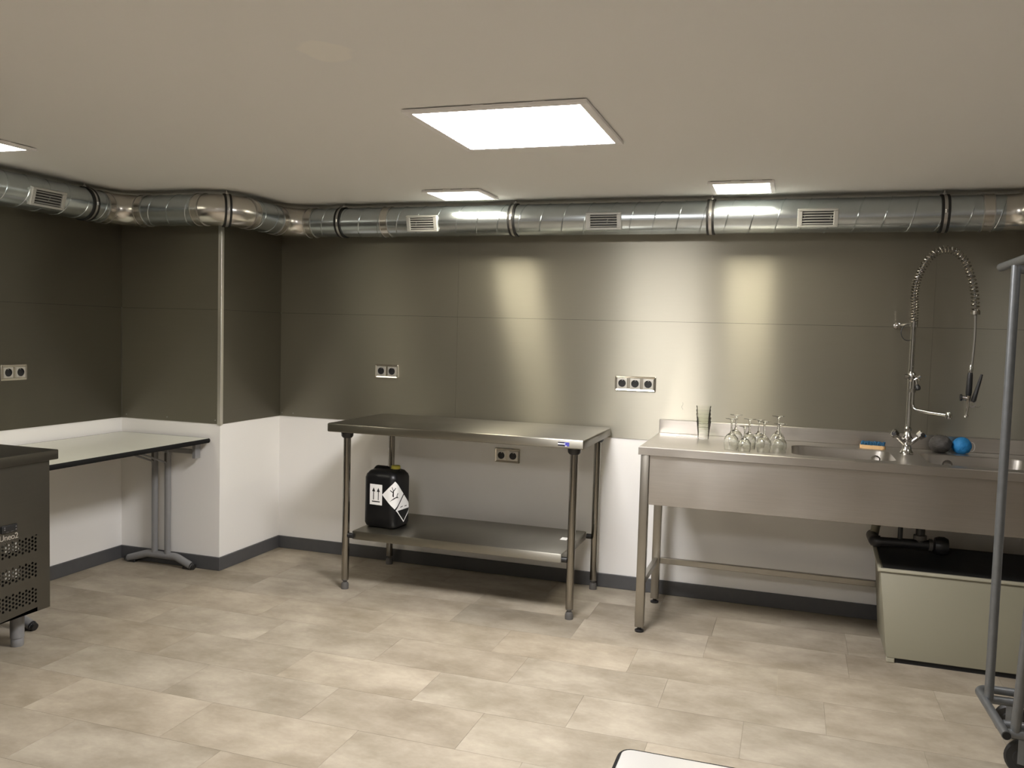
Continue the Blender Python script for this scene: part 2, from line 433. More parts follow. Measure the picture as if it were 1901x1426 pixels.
# ------------------------------------------------------------------ ceiling lights
def light(label, x0, x1, y0, y1, m, fr, group):
    t = thing('ceiling_light', label, 'light', ((x0+x1)/2, (y0+y1)/2, ZC), 0, group)
    zb, zt = ZC-.014, ZC-.0035
    bm = BM()
    box(bm, x0, x1, y0, y0+fr, zb, zt, .0012, 1); box(bm, x0, x1, y1-fr, y1, zb, zt, .0012, 1)
    box(bm, x0, x0+fr, y0+fr, y1-fr, zb, zt, .0012, 1); box(bm, x1-fr, x1, y0+fr, y1-fr, zb, zt, .0012, 1)
    obj('frame', bm, FRAMEW, t)
    obj('diffuser', box(BM(), x0+fr, x1-fr, y0+fr, y1-fr, zb+.001, zb+.004), m, t)['label'] = 'glowing white diffuser'
    obj('gap_shade_plate', box(BM(), x0+.012, x1-.012, y0+.012, y1-.012, zt, ZC-.0002), DARK, t)  # added black plate; shade of the ceiling gap above the frame in its colour
    for fx in (.42, .75):
        xm = x0+(x1-x0)*fx; obj('mounting_clip', box(BM(), xm-.02, xm+.02, y0+.006, y0+.012, zt, ZC-.0002), FRAMEW, t)
    ym = y0+(y1-y0)*.55; obj('mounting_clip', box(BM(), x1-.012, x1-.006, ym-.02, ym+.02, zt, ZC-.0002), FRAMEW, t)
light('largest bright square ceiling panel above the middle of the room', 1.795, 2.415, -2.04, -1.445, LIT_MAIN, .028, 'ceiling light panels')
light('small ceiling panel above the left half of the steel worktable', 1.20, 1.52, -.565, -.275, LIT_SMALL, .022, 'ceiling light panels')
light('small ceiling panel above the draining board, right of the largest panel', 2.638, 2.932, -.58, -.275, LIT_SMALL, .022, 'ceiling light panels')
light('ceiling panel at the far left edge, cut off by the picture', -.45, -.014, -2.10, -1.785, LIT_LEFT, .028, 'ceiling light panels')
light('ceiling panel over the tube trolley, outside the picture on the right', 4.20, 4.50, -1.75, -1.445, LIT_DIM, .028, 'ceiling light panels')
light('ceiling panel behind the viewer above the near folding table', 1.795, 2.415, -4.75, -4.155, LIT_BACK, .028, 'ceiling light panels')


# ------------------------------------------------------------------ ventilation duct
DZ, DR, DO = 2.010, .0825, .17
duct = thing('ventilation_duct', 'round galvanised spiral air duct running along the walls under the ceiling', 'duct', (2.0, -DO, DZ))
def straight(a, b, turn=1, ph=0.0, pitch=.12):
    a, b = Vector(a), Vector(b); L_ = (b-a).length; t = (b-a).normalized(); u, v = frame_of(t)
    s = obj('duct_section', tube(BM(), [a, b], DR, 48), GALV, duct)
    n = max(8, int(L_/pitch*28)); pts = []
    for k in range(n+1):
        q = L_*k/n; an = ph+turn*2*PI*q/pitch
        pts.append(a+t*q+(u*math.cos(an)+v*math.sin(an))*(DR-.0004))
    obj('spiral_seam', tube(BM(), pts, .0032, 6), GALV, s)
def elbow(c, s, ax, ang=PI/2, n=14):
    c, s = Vector(c), Vector(s); pts = [c+Matrix.Rotation(ang*k/n, 3, ax) @ (s-c) for k in range(n+1)]
    obj('elbow', tube(BM(), pts, DR+.0006, 40), GALV_E, duct, ang=60)
def coupling(p, t, wd=.022):
    p, t = Vector(p), Vector(t).normalized()
    o = obj('coupling', ring(BM(), p, t, DR-.002, DR+.0025, -wd, wd), GALV_E, duct)
    for s in (-1, 1): obj('bead', ring(BM(), p, t, DR, DR+.0045, s*wd-.002, s*wd+.002), ZINC, o)
R_ = .16
P1 = (XL+DO, Y0+.3, DZ); P2 = (XL+DO, YCOL-DO-R_, DZ); P3 = (XL+DO+R_, YCOL-DO, DZ)
P4 = (DO-R_, YCOL-DO, DZ); P5 = (DO, YCOL-DO+R_, DZ); P6 = (DO, -DO-R_, DZ); P7 = (DO+R_, -DO, DZ)
XE = 3.93; P8 = (XE, -DO, DZ); P9 = (XE+R_, -DO-R_, DZ)
P10 = (XE+R_, YCOL-DO+R_, DZ); P11 = (XE+2*R_, YCOL-DO, DZ); P12 = (X1-.05, YCOL-DO, DZ)
straight(P1, P2, -1); elbow((XL+DO+R_, YCOL-DO-R_, DZ), P2, 'Z', -PI/2); straight(P3, P4, -1, 1.0)
elbow((DO-R_, YCOL-DO+R_, DZ), P4, 'Z', PI/2); straight(P5, P6, -1); elbow((DO+R_, -DO-R_, DZ), P6, 'Z', -PI/2)
straight(P7, P8, -1, 2.2)
elbow((XE, -DO-R_, DZ), P8, 'Z', -PI/2); straight(P9, P10, -1); elbow((XE+2*R_, YCOL-DO+R_, DZ), P10, 'Z', PI/2); straight(P11, P12, -1)
for p, t in ((P2, (0,1,0)), (P3, (1,0,0)), (P4, (1,0,0)), (P5, (0,1,0)), (P6, (0,1,0)), (P7, (1,0,0)), ((.823, -DO, DZ), (1,0,0)), ((3.86, -DO, DZ), (1,0,0)), (P9, (0,1,0)), (P10, (0,1,0)), (P11, (1,0,0))): coupling(p, t)
def clamp(p, t):
    p, t = Vector(p), Vector(t).normalized(); out = t.cross(Vector((0, 0, 1)))
    c = obj('pipe_clamp', ring(BM(), p, t, DR, DR+.0050, -.0075, .0075), ZINC, duct)
    for s in (-1, 1): obj('rubber_lining', ring(BM(), p, t, DR-.0005, DR+.0065, s*.013-.0058, s*.013+.0058), RUBBER, c)
    for sg in (-1, 1):
        q = p+out*sg*(DR+.008)
        obj('clamp_screw', cyl(BM(), q-Vector((0, 0, .008)), q+Vector((0, 0, .008)), .0055, 10), ZINC, c)
    bm = BM(); cyl(bm, p+Vector((0, 0, DR)), (p.x, p.y, ZC-.0005), .0045, 10); cyl(bm, (p.x, p.y, p.z+DR+.004), (p.x, p.y, p.z+DR+.013), .009, 6)
    obj('hanger_rod', bm, ZINC, c)
for x in (.53, 1.58, 2.624, 3.682): clamp((x, -DO, DZ), (1, 0, 0))
clamp((XL+DO, -1.03, DZ), (0, 1, 0)); a = PI/4
clamp((DO-R_+R_*math.sin(a), YCOL-DO+R_-R_*math.cos(a), DZ), (math.cos(a), math.sin(a), 0))
def vent(p, t, half=.092, tilt=.27):
    p, t = Vector(p), Vector(t).normalized(); Zv = Vector((0, 0, 1)); O = t.cross(Zv)
    O2 = O*math.cos(tilt)-Zv*math.sin(tilt); W2 = Zv*math.cos(tilt)+O*math.sin(tilt)
    Mx = Matrix((t, O2, W2)).transposed().to_4x4(); Mx.translation = p
    def mk(name, m, par, *bs):
        bm = BM()
        for q in bs: box(bm, *q)
        bmesh.ops.transform(bm, matrix=Mx, verts=bm.verts); return obj(name, bm, m, par)
    h = .044; v0, v1 = DR-.028, DR+.010
    f = mk('vent_grille', VENTM, duct, (-half, half, v0, v1, h-.011, h, .002, 1), (-half, half, v0, v1, -h, -h+.011, .002, 1),
           (-half, -half+.022, v0, v1, -h+.010, h-.010, .002, 1), (half-.022, half, v0, v1, -h+.010, h-.010, .002, 1))
    mk('vent_opening', DARK, f, (-half+.02, half-.02, DR-.002, DR+.001, -h+.01, h-.01))
    for k in range(5):
        zc = -.026+.013*k; bm = BM(); box(bm, -half+.02, half-.02, DR+.000, DR+.009, zc-.0012, zc+.0012)
        bmesh.ops.rotate(bm, cent=(0, DR+.004, zc), matrix=Matrix.Rotation(-.5, 3, 'X'), verts=bm.verts)
        bmesh.ops.transform(bm, matrix=Mx, verts=bm.verts); obj('slat', bm, VENTM, f)
    for sx in (-1, 1):
        for sz in (-1, 1):
            bm = BM(); lathe(bm, [(0, .0118), (.0028, .0112), (.0034, .009)], 8, (0, 0, 0), 'Y')
            bmesh.ops.translate(bm, verts=bm.verts, vec=(sx*(half-.011), DR, sz*(h-.008)))
            bmesh.ops.transform(bm, matrix=Mx, verts=bm.verts); obj('screw', bm, ZINC, f)
for x in (1.064, 2.087, 3.129): vent((x, -DO, DZ), (1, 0, 0))
vent((XL+DO, -1.335, DZ), (0, 1, 0), .10)

# ------------------------------------------------------------------ power outlets
def outlet(label, n, base, tdir):
    """base = centre of the plate on the surface, tdir = direction along the wall"""
    t = Vector(tdir); O = t.cross(Vector((0, 0, 1)))
    th = thing('power_outlet', label, 'outlet', base, 0, 'wall power outlets')
    Mx = Matrix((t, O, Vector((0, 0, 1)))).transposed().to_4x4(); Mx.translation = Vector(base)
    W_, H_ = .0405+.0355*(n-1), .0405
    def put(name, bm, m, par):
        bmesh.ops.transform(bm, matrix=Mx, verts=bm.verts); return obj(name, bm, m, par)
    def loft(bm, loops):
        R = [[bm.verts.new((x, v, z)) for x, z in lp] for lp, v in loops]
        for a, b in zip(R, R[1:]):
            for k in range(len(a)): bm.faces.new((a[k], a[(k+1) % len(a)], b[(k+1) % len(a)], b[k]))
        return R
    bm = BM(); rr = lambda i, r: rrect(-W_+i, W_-i, -H_+i, H_-i, r, 4)
    R = loft(bm, [(rr(0, .006), .0), (rr(0, .006), .007), (rr(.002, .005), .009), (rr(.0105, .003), .0065), (rr(.0105, .003), .004)])
    bm.faces.new(R[-1])
    put('frame', bm, SOCKF, th)
    for k in range(n):
        cx = (k-(n-1)/2)*.071
        bm = BM(); s = .0265; m_ = 24
        circ = lambda r: [(cx+r*math.cos(2*PI*j/m_+PI/4), r*math.sin(2*PI*j/m_+PI/4)) for j in range(m_)]
        sq = []
        for j in range(m_):
            an = 2*PI*j/m_+PI/4; c, d = math.cos(an), math.sin(an); f = s/max(abs(c), abs(d)); sq.append((cx+c*f, d*f))
        loft(bm, [(sq, .004), (sq, .0115), (circ(.0212), .0118), (circ(.0205), .0105)])
        ins = put('socket_insert', bm, SOCKI, th)
        bm = BM(); A = loft(bm, [(circ(.0207), .0112), (circ(.0195), .0045)]); bm.faces.new(A[-1])
        put('socket_well', bm, BLACKP, ins)
        bm = BM()
        for sx in (-1, 1): lathe(bm, [(0, .0046), (.0026, .0047), (.0026, .0045)], 8, (cx+sx*.0095, 0, 0), 'Y')
        put('pin_hole', bm, DARK, ins)
        bm = BM(); box(bm, cx-.003, cx+.003, .0046, .0085, .0145, .0185); put('earth_clip', bm, ZINC, ins)
outlet('double steel power outlet on the steel sheet above the left half of the worktable', 2, (.744, -ST, 1.148), (1, 0, 0))
outlet('triple steel power outlet on the steel wall left of the stacked tumblers', 3, (2.240, -ST, 1.141), (1, 0, 0))
outlet('double steel power outlet on the white wall under the worktable top', 2, (1.518, 0, .694), (1, 0, 0))
outlet('double steel power outlet on the dark steel of the left wall', 2, (XL+ST, -1.320, 1.128), (0, 1, 0))

# ------------------------------------------------------------------ steel worktable
wt = thing('steel_worktable', 'long stainless steel worktable with round legs and a lower shelf', 'table', (1.42, -.34, 0))
TX0, TX1, TY0, TY1, TZ = .725, 2.118, -.655, -.022, .895
bm = BM(); box(bm, TX0, TX1, TY0, TY1, TZ-.046, TZ, .007, 3); tb = obj('table_top', bm, STEEL_TOP, wt)
bm = BM(); box(bm, 1.99, 2.046, TY0-.0009, TY0+.001, TZ-.034, TZ-.015); st = obj('maker_sticker', bm, BLUEL, tb); st['label'] = 'small blue and white sticker'
obj('sticker_print', box(BM(), 1.991, 2.028, TY0-.0013, TY0, TZ-.0265, TZ-.0215), PAPER, st) if False else None
bm = BM(); box(bm, 1.9895, 2.026, TY0-.0014, TY0-.0008, TZ-.0262, TZ-.0212); box(bm, 2.026, 2.034, TY0-.0014, TY0-.0008, TZ-.0345, TZ-.0312); obj('printed_band', bm, PAPER, tb)
bm = BM(); box(bm, 1.9895, 2.022, TY0-.0013, TY0-.0008, TZ-.0205, TZ-.0155); box(bm, 1.9895, 2.022, TY0-.0013, TY0-.0008, TZ-.0335, TZ-.0275); obj('printed_band', bm, INK, tb)
LEGX, LEGY = (.815, 2.058), (-.598, -.068)
for x in LEGX:
    for y in LEGY:
        lg = obj('leg', cyl(BM(), (x, y, .052), (x, y, TZ-.045), .0195, 24), STEEL_LEG, wt)
        bm = BM(); lathe(bm, [(0, TZ-.078), (.024, TZ-.078), (.031, TZ-.070), (.0335, TZ-.0465), (0, TZ-.0465)], 24, (x, y, 0)); obj('collar', bm, BLACKP, lg)
        bm = BM(); lathe(bm, [(0, .0), (.020, .0), (.0205, .022), (.0165, .034), (.011, .037), (.011, .045), (.0185, .047), (.0195, .053), (0, .053)], 20, (x, y, 0)); obj('foot', bm, GREYP, lg)
bm = BM(); box(bm, .852, 2.010, -.598, -.068, .272, .318, .005, 2); sh = obj('undershelf', bm, STEEL_TOP, wt)
obj('sticker', box(BM(), 1.925, 1.96, -.315, -.26, .3180, .3186), PAPER, sh)
for x, s in ((.815, 1), (2.058, -1)):
    for y in LEGY:
        bm = BM(); cyl(bm, (x+s*.017, y+(.018 if y < -.3 else -.018)*0, .292), (x+s*.046, y, .292), .014, 14); obj('shelf_connector', bm, BLACKP, wt)

# ------------------------------------------------------------------ black canister with hazard labels
CANX, CANY, CANZ, CROT = .960, -.405, .3182, math.radians(-6)
can = thing('canister', 'black plastic canister with a yellow cap and white hazard labels on the worktable shelf', 'canister', (CANX, CANY, CANZ), CROT)
HX, HY, HR = .102, .088, .038
def can_loop(ins, r): return rrect(-HX+ins, HX-ins, -HY+ins, HY-ins, r, 7)
bm = BM(); rings = []
for ins, r, z in ((.018, .03, 0), (.006, .036, .008), (0, HR, .025), (0, HR, .10), (.0, HR, .272), (.005, HR, .290), (.020, .034, .308), (.045, .03, .317), (.06, .02, .318)):
    rings.append([bm.verts.new((x, y, z)) for x, y in can_loop(ins, r)])
for a, b in zip(rings, rings[1:]):
    for k in range(len(a)): bm.faces.new((a[k], a[(k+1) % len(a)], b[(k+1) % len(a)], b[k]))
bm.faces.new(list(reversed(rings[0]))); bm.faces.new(rings[-1])
obj('body', bm, HDPE, can, local=True, ang=50)
bm = BM(); tube(bm, fillet([(-.080, .0, .300), (-.066, 0, .318), (.004, 0, .318), (.012, 0, .30)], .015), .0125, 12); obj('handle', bm, HDPE, can, local=True)
bm = BM(); lathe(bm, [(.027, .305), (.027, .320), (.024, .321)], 24, (.052, .0, 0)); obj('neck', bm, HDPE, can, local=True)
bm = BM()
m_ = 36; prof = [(0, .338), (.022, .338), (.025, .335), (.0265, .319), (.0265, .317)]
lathe(bm, prof, m_, (.052, .0, 0)); obj('cap', bm, YELLOW, can, local=True)
for zz in (.05, .22):
    bm = BM(); box(bm, -HX-.004, -HX+.004, -.05, .05, zz, zz+.02, .003, 1); obj('side_rib', bm, HDPE, can, local=True)
# label decals wrapped round the canister: s runs along the perimeter, 0 at the edge between the two visible faces
def can_surf(s, z, off):
    A = HR*PI/2
    if s < -A/2: p = Vector((HX-HR+(s+A/2), -HY, 0)); n = Vector((0, -1, 0))
    elif s > A/2+2*(HY-HR):
        an = (s-A/2-2*(HY-HR))/HR; n = Vector((math.cos(an), math.sin(an), 0)); p = Vector((HX-HR, HY-HR, 0))+n*HR
    elif s > A/2: p = Vector((HX, -HY+HR+(s-A/2), 0)); n = Vector((1, 0, 0))
    else:
        an = -PI/4+s/HR; n = Vector((math.cos(an), math.sin(an), 0)); p = Vector((HX-HR, -HY+HR, 0))+n*HR
    return Vector((p.x, p.y, z))+n*off
def decal(name, polys, m, off, par):
    bm = BM()
    for pl in polys: bm.faces.new([bm.verts.new((s, z, 0)) for s, z in pl])
    for k in range(-12, 28):
        g = bm.verts[:]+bm.edges[:]+bm.faces[:]
        bmesh.ops.bisect_plane(bm, geom=g, plane_co=(k*.007, 0, 0), plane_no=(1, 0, 0), dist=1e-6)
    g = bmesh.ops.extrude_face_region(bm, geom=bm.faces[:]); top = [v for v in g['geom'] if isinstance(v, bmesh.types.BMVert)]
    ts = set(top)
    for v in bm.verts: v.co = can_surf(v.co.x, v.co.y, off if v in ts else off-.0004)
    return obj(name, bm, m, par, local=True)
la = decal('upright_label', [[(-.148, .128), (-.070, .128), (-.070, .240), (-.148, .240)]], PAPER, .0007, can)
la['label'] = 'white label with two black upward arrows'
def arrow(s): return [[(s-.0022, .155), (s+.0022, .155), (s+.0022, .202), (s-.0022, .202)], [(s-.010, .200), (s+.010, .200), (s, .222)]]
decal('arrow_print', arrow(-.124)+arrow(-.094)+[[(-.134, .143), (-.084, .143), (-.084, .149), (-.134, .149)]], INK, .0011, la)
def diamond(c, z, h): return [(c-h, z), (c, z-h), (c+h, z), (c, z+h)]
d1c, d1z = .006, .187
d1 = decal('environment_label', [diamond(d1c, d1z, .076)], PAPER, .0007, can); d1['label'] = 'white diamond label with dead tree and fish'
tree = [[(-.014, -.004), (-.006, -.010), (-.006, .028), (-.011, .028)], [(-.011, .014), (-.027, .026), (-.026, .030), (-.010, .020)], [(-.008, .020), (.006, .040), (.003, .042), (-.010, .026)],
        [(-.011, .026), (-.018, .046), (-.015, .046), (-.008, .028)], [(-.030, -.034), (.014, -.010), (.016, -.004), (-.006, -.014)], [(.006, -.014), (.026, -.016), (.012, -.004)], [(.012, -.006), (.022, .010), (.017, .012), (.010, -.002)]]
decal('tree_and_fish_print', [[(d1c+x, d1z+z) for x, z in p] for p in tree], INK, .0011, d1)
def ringpoly(c, z, h, w_): return [[(c-h, z), (c, z-h), (c, z-h+w_), (c-h+w_, z)], [(c, z-h), (c+h, z), (c+h-w_, z), (c, z-h+w_)]]
d2c, d2z = .088, .104
d2 = decal('corrosive_label', [diamond(d2c, d2z, .076)], PAPER, .0006, can); d2['label'] = 'white and black diamond label'
decal('corrosive_print', [[(d2c-.064, d2z-.003), (d2c, d2z-.067), (d2c+.064, d2z-.003)], [(d2c-.035, d2z+.010), (d2c-.012, d2z+.013), (d2c-.012, d2z+.017), (d2c-.035, d2z+.014)], [(d2c+.008, d2z+.010), (d2c+.03, d2z+.010), (d2c+.03, d2z+.014), (d2c+.008, d2z+.014)]], INK, .0010, d2)

# ------------------------------------------------------------------ sink unit
SX0, SX1, SY0, SY1, SZ = 2.380, 4.262, -.660, -.006, .885
sk = thing('sink_unit', 'long stainless steel sink unit with two basins and a deep front apron', 'sink', (3.3, -.33, 0))
basins = [(3.06, 3.50), (3.63, 4.075)]; BY0, BY1 = -.575, -.195
bm = BM()
def edge_loop(pts, z):
    vs = [bm.verts.new((x, y, z)) for x, y in pts]
    return vs, [bm.edges.new((vs[k], vs[(k+1) % len(vs)])) for k in range(len(vs))]
ov, oe = edge_loop([(SX0+.004, SY0+.004), (SX1, SY0+.004), (SX1, SY1), (SX0+.004, SY1)], SZ)
es = list(oe); holes = []
for a, b in basins:
    hv, he = edge_loop(rrect(a, b, BY0, BY1, .06, 7), SZ); es += he; holes.append(hv)
bmesh.ops.triangle_fill(bm, edges=es, use_beauty=True, normal=(0, 0, 1))
for f in list(bm.faces):
    c = f.calc_center_median()
    if any(a+.02 < c.x < b-.02 and BY0+.02 < c.y < BY1-.02 for a, b in basins): bm.faces.remove(f)
lv = ov
for dx, z in ((0, SZ-.004), (0, SZ-.038)):
    nv = [bm.verts.new((x, y, z)) for x, y in ((SX0, SY0), (SX1, SY0), (SX1, SY1), (SX0, SY1))]
    for k in range(4): bm.faces.new((lv[k], nv[k], nv[(k+1) % 4], lv[(k+1) % 4]))
    lv = nv
for hv in holes:
    lo = [bm.verts.new((v.co.x, v.co.y, SZ-.006)) for v in hv]
    for k in range(len(hv)): bm.faces.new((hv[k], hv[(k+1) % len(hv)], lo[(k+1) % len(hv)], lo[k]))
obj('worktop', bm, STEEL_SINK, sk)
for i, (a, b) in enumerate(basins):
    bm = BM(); R = []
    for ins, z, r in ((0, SZ-.005, .06), (.006, SZ-.05, .058), (.014, SZ-.20, .055), (.045, SZ-.235, .05), (.15, SZ-.242, .03)):
        R.append([bm.verts.new((x, y, z)) for x, y in rrect(a+ins, b-ins, BY0+ins, BY1-ins, r, 7)])
    for p, q in zip(R, R[1:]):
        for k in range(len(p)): bm.faces.new((p[k], p[(k+1) % len(p)], q[(k+1) % len(p)], q[k]))
    bm.faces.new(R[-1]); bs = obj('basin', bm, STEEL_SINK, sk, ang=60)
    xo = 3.445 if i == 0 else 3.755
    bm = BM(); ring(bm, (xo, BY1-.010, SZ-.045), (0, 1, 0), .016, .022, -.004, .003, 24); obj('overflow_ring', bm, CHROME, bs)
    bm = BM(); lathe(bm, [(0, SZ-.2405), (.03, SZ-.2405), (.036, SZ-.239), (.04, SZ-.2415)], 24, ((a+b)/2, (BY0+BY1)/2, 0)); obj('drain', bm, CHROME, bs)
obj('splashback', box(BM(), SX0+.002, SX1, -.028, -.006, SZ, .957, .002, 1), STEEL_SINK, sk)
obj('apron', box(BM(), 2.432, SX1-.04, -.644, -.636, .612, SZ-.040, .001, 1), STEEL_SINK, sk)
def sqleg(x, y):
    l = obj('leg', box(BM(), x-.02, x+.02, y-.02, y+.02, .024, SZ-.0385, .003, 2), STEEL_SQ, sk)
    bm = BM(); lathe(bm, [(0, 0), (.021, 0), (.022, .008), (.012, .013), (.009, .014), (.009, .0245), (0, .0245)], 16, (x, y, 0)); obj('foot', bm, BLACKP, l)
for x in (2.412, 4.238):
    for y in (-.636, -.166): sqleg(x, y)
obj('stretcher', box(BM(), 2.433, 4.218, -.178, -.154, .214, .244, .002, 1), STEEL_SQ, sk)
for x in (2.412, 4.238): obj('stretcher', box(BM(), x-.012, x+.012, -.6155, -.1865, .214, .244, .002, 1), STEEL_SQ, sk)
# drain trap under the basins
dt = thing('drain_trap', 'black plastic drain pipe and trap hanging under the sink basins', 'pipe', (3.6, -.30, .47))
YD = -.30
obj('drain_run', tube(BM(), [(3.47, YD, .468), (3.70, YD, .474)], .022, 16), PIPEB, dt)
obj('pipe_elbow', tube(BM(), fillet([(3.475, YD, .468), (3.452, YD, .468), (3.450, YD+.08, .470), (3.450, YD+.12, .470)], .03), .027, 14), PIPEB, dt)
bm = BM(); lathe(bm, [(0, -.03), (.036, -.028), (.042, -.01), (.042, .012), (.034, .028), (0, .03)], 20, (3.735, YD, .474), 'X'); obj('trap_cup', bm, PIPEB, dt)
for x, r in ((3.56, .011), (3.645, .020)):
    obj('down_pipe', cyl(BM(), (x, YD, .474), (x, YD, SZ-.245), r, 14), PIPEB, dt)
bm = BM(); lathe(bm, [(.021, -.012), (.029, -.010), (.029, .010), (.021, .012)], 14, (3.645, YD, .505)); obj('coupling_nut', bm, GREYP, dt)
bm = BM(); lathe(bm, [(.022, -.008), (.028, -.007), (.028, .007), (.022, .008)], 14, (3.69, YD, .474), 'X'); obj('coupling_nut', bm, GREYP, dt)

# ------------------------------------------------------------------ cream cabinet under the sink
cb = thing('cream_appliance', 'cream enamelled cabinet with a black sloping top under the sink', 'appliance', (3.8, -.36, 0))
cx1 = 4.17
bm = BM(); hexa(bm, [(3.494, -.602, .022), (cx1, -.602, .022), (cx1, -.195, .022), (3.494, -.195, .022), (3.462, -.505, .385), (cx1, -.505, .385), (cx1, -.20, .436), (3.462, -.20, .436)], .006); obj('body', bm, CREAM, cb)
bm = BM(); hexa(bm, [(3.480, -.498, .384), (cx1-.02, -.498, .384), (cx1-.02, -.205, .432), (3.476, -.205, .432), (3.474, -.500, .392), (cx1-.02, -.500, .392), (cx1-.02, -.200, .446), (3.464, -.200, .446)]); obj('top_mat', bm, BLACK_TOP, cb)['label'] = 'black sloping top'
bm = BM(); hexa(bm, [(3.456, -.516, .380), (cx1, -.516, .380), (cx1, -.500, .380), (3.456, -.500, .380), (3.456, -.514, .394), (cx1, -.514, .394), (cx1, -.500, .394), (3.456, -.500, .394)], .002); obj('front_rim', bm, CREAM_E, cb)
bm = BM(); hexa(bm, [(3.452, -.505, .375), (3.468, -.505, .375), (3.468, -.20, .42), (3.452, -.20, .42), (3.452, -.505, .394), (3.468, -.505, .394), (3.462, -.20, .450), (3.446, -.20, .450)], .002); obj('side_rim', bm, CREAM_E, cb)
bm = BM(); hexa(bm, [(3.525, -.590, .0), (cx1-.03, -.590, .0), (cx1-.03, -.21, .0), (3.525, -.21, .0), (3.525, -.590, .023), (cx1-.03, -.590, .023), (cx1-.03, -.21, .023), (3.525, -.21, .023)]); obj('plinth', bm, DARK, cb)
bm = BM(); tube(bm, fillet([(3.462, -.21, .43), (3.455, -.21, .47), (3.463, -.20, .52), (3.475, -.19, .545)], .03), .020, 14); obj('corner_spout', bm, CREAM, cb)
bm = BM(); box(bm, 3.497, 3.530, -.600, -.57, 0, .0225, .003, 1); obj('foot', bm, CREAM_E, cb)

# ------------------------------------------------------------------ pre-rinse faucet
FX, FY = 3.570, -.275
fx0 = FX
fa = thing('pre_rinse_faucet', 'tall chrome pre-rinse faucet with a spring hose arching over the sink', 'faucet', (FX, FY, SZ))
def fz(z): return z
bm = BM(); lathe(bm, [(0, SZ), (.030, SZ), (.030, SZ+.008), (.021, SZ+.020), (.017, SZ+.045), (.022, SZ+.055), (.023, SZ+.075), (.017, SZ+.088), (.011, SZ+.105), (0, SZ+.105)], 24, (FX, FY, 0)); obj('base', bm, CHROME, fa)
bm = BM(); lathe(bm, [(0, SZ+.10), (.010, SZ+.103), (.016, SZ+.113), (.016, SZ+.122), (.010, SZ+.130), (0, SZ+.131)], 20, (FX, FY, 0)); obj('union_nut', bm, CHROME, fa)
obj('riser', cyl(BM(), (FX, FY, SZ+.125), (FX, FY, 1.495), .0105, 18), CHROME, fa)
for s in (-1, 1):
    d = Vector((s*.72, -.1, .69)).normalized(); a = Vector((FX, FY, SZ+.040))
    h = obj('tap_body', tube(BM(), [a, a+d*.035, a+d*.060], .011, 16, True, [.011, .012, .010]), CHROME, fa)
    hd = tube(BM(), [a+d*.060, a+d*.066, a+d*.088, a+d*.094], .018, 8, True, [.011, .018, .020, .015]); k = obj('tap_handle', hd, CHROME, h)
    bb = tube(BM(), [a+d*.093, a+d*.096], .011, 16); obj('handle_cap', bb, BLACKP, k) if False else bb.free()
    q = a+d*.078; o_ = Vector((s*.3, -1, .1)).normalized(); bb = tube(BM(), [q+o_*.010, q+o_*.021], .010, 12); obj('handle_cap', bb, BLACKP, h)
# valve with cross handle and swivel spout
bm = BM(); lathe(bm, [(0, 1.225), (.015, 1.225), (.017, 1.235), (.017, 1.262), (.012, 1.270), (0, 1.270)], 20, (FX+.004, FY, 0)); cyl(bm, (FX-.026, FY, 1.247), (FX+.022, FY, 1.247), .011, 14); v = obj('valve_body', bm, CHROME, fa)
bm = BM(); q = Vector((FX+.024, FY-.012, 1.243))
for k in range(4):
    an = PI/4+k*PI/2; cyl(bm, q, q+Vector((.004*math.cos(an), -.006, 0))+Vector((.016*math.cos(an), 0, .016*math.sin(an))), .0045, 8)
obj('cross_handle', bm, CHROME, v)
bm = BM(); tube(bm, [(FX+.020, FY-.010, 1.236), (FX+.028, FY-.016, 1.205)], .0055, 10); obj('lever_arm', bm, CHROME, v)
bm = BM(); tube(bm, [(FX+.026, FY-.015, 1.212), (FX+.029, FY-.017, 1.203), (FX+.031, FY-.018, 1.192), (FX+.032, FY-.018, 1.187)], .011, 12, True, [.007, .0115, .0115, .008]); obj('lever_knob', bm, BLACKP, v)
bm = BM(); tube(bm, fillet([(FX+.010, FY-.015, 1.235), (FX+.011, FY-.016, 1.098), (FX+.070, FY-.060, 1.090), (FX+.150, FY-.11, 1.085)], .03), .0078, 14); sp = obj('spout', bm, CHROME, fa)
bm = BM(); cyl(bm, (FX+.010, FY-.015, 1.176), (FX+.010, FY-.015, 1.192), .0135, 8); obj('spout_nut', bm, CHROME, sp)
e0 = Vector((FX+.150, FY-.11, 1.085)); bm = BM(); lathe(bm, [(0, .014), (.010, .014), (.014, .004), (.013, -.016), (0, -.017)], 16, e0); obj('spout_tip', bm, CHROME, sp)
# wall bracket
bm = BM(); ring(bm, (FX, FY, 1.490), (0, 0, 1), .0105, .0165, -.012, .012, 20); br = obj('bracket_collar', bm, CHROME, fa)
bm = BM(); tube(bm, [(FX-.012, FY+.004, 1.490), (FX-.040, FY+.06, 1.488), (FX-.043, -.006, 1.487)], .0055, 10); lathe(bm, [(0, -.022), (.016, -.018), (.018, -.0046), (0, -.0046)], 16, (FX-.043, 0, 1.487), 'Y'); obj('bracket_arm', bm, CHROME, br)
bm = BM(); tube(bm, [Vector((FX-.022, FY-.002, 1.452))+Vector((-.030*math.cos(t_), 0, .038*math.sin(t_))) for t_ in [2.0-k*.28 for k in range(15)]], .0022, 6); obj('cable_loop', bm, RUBBER, br)
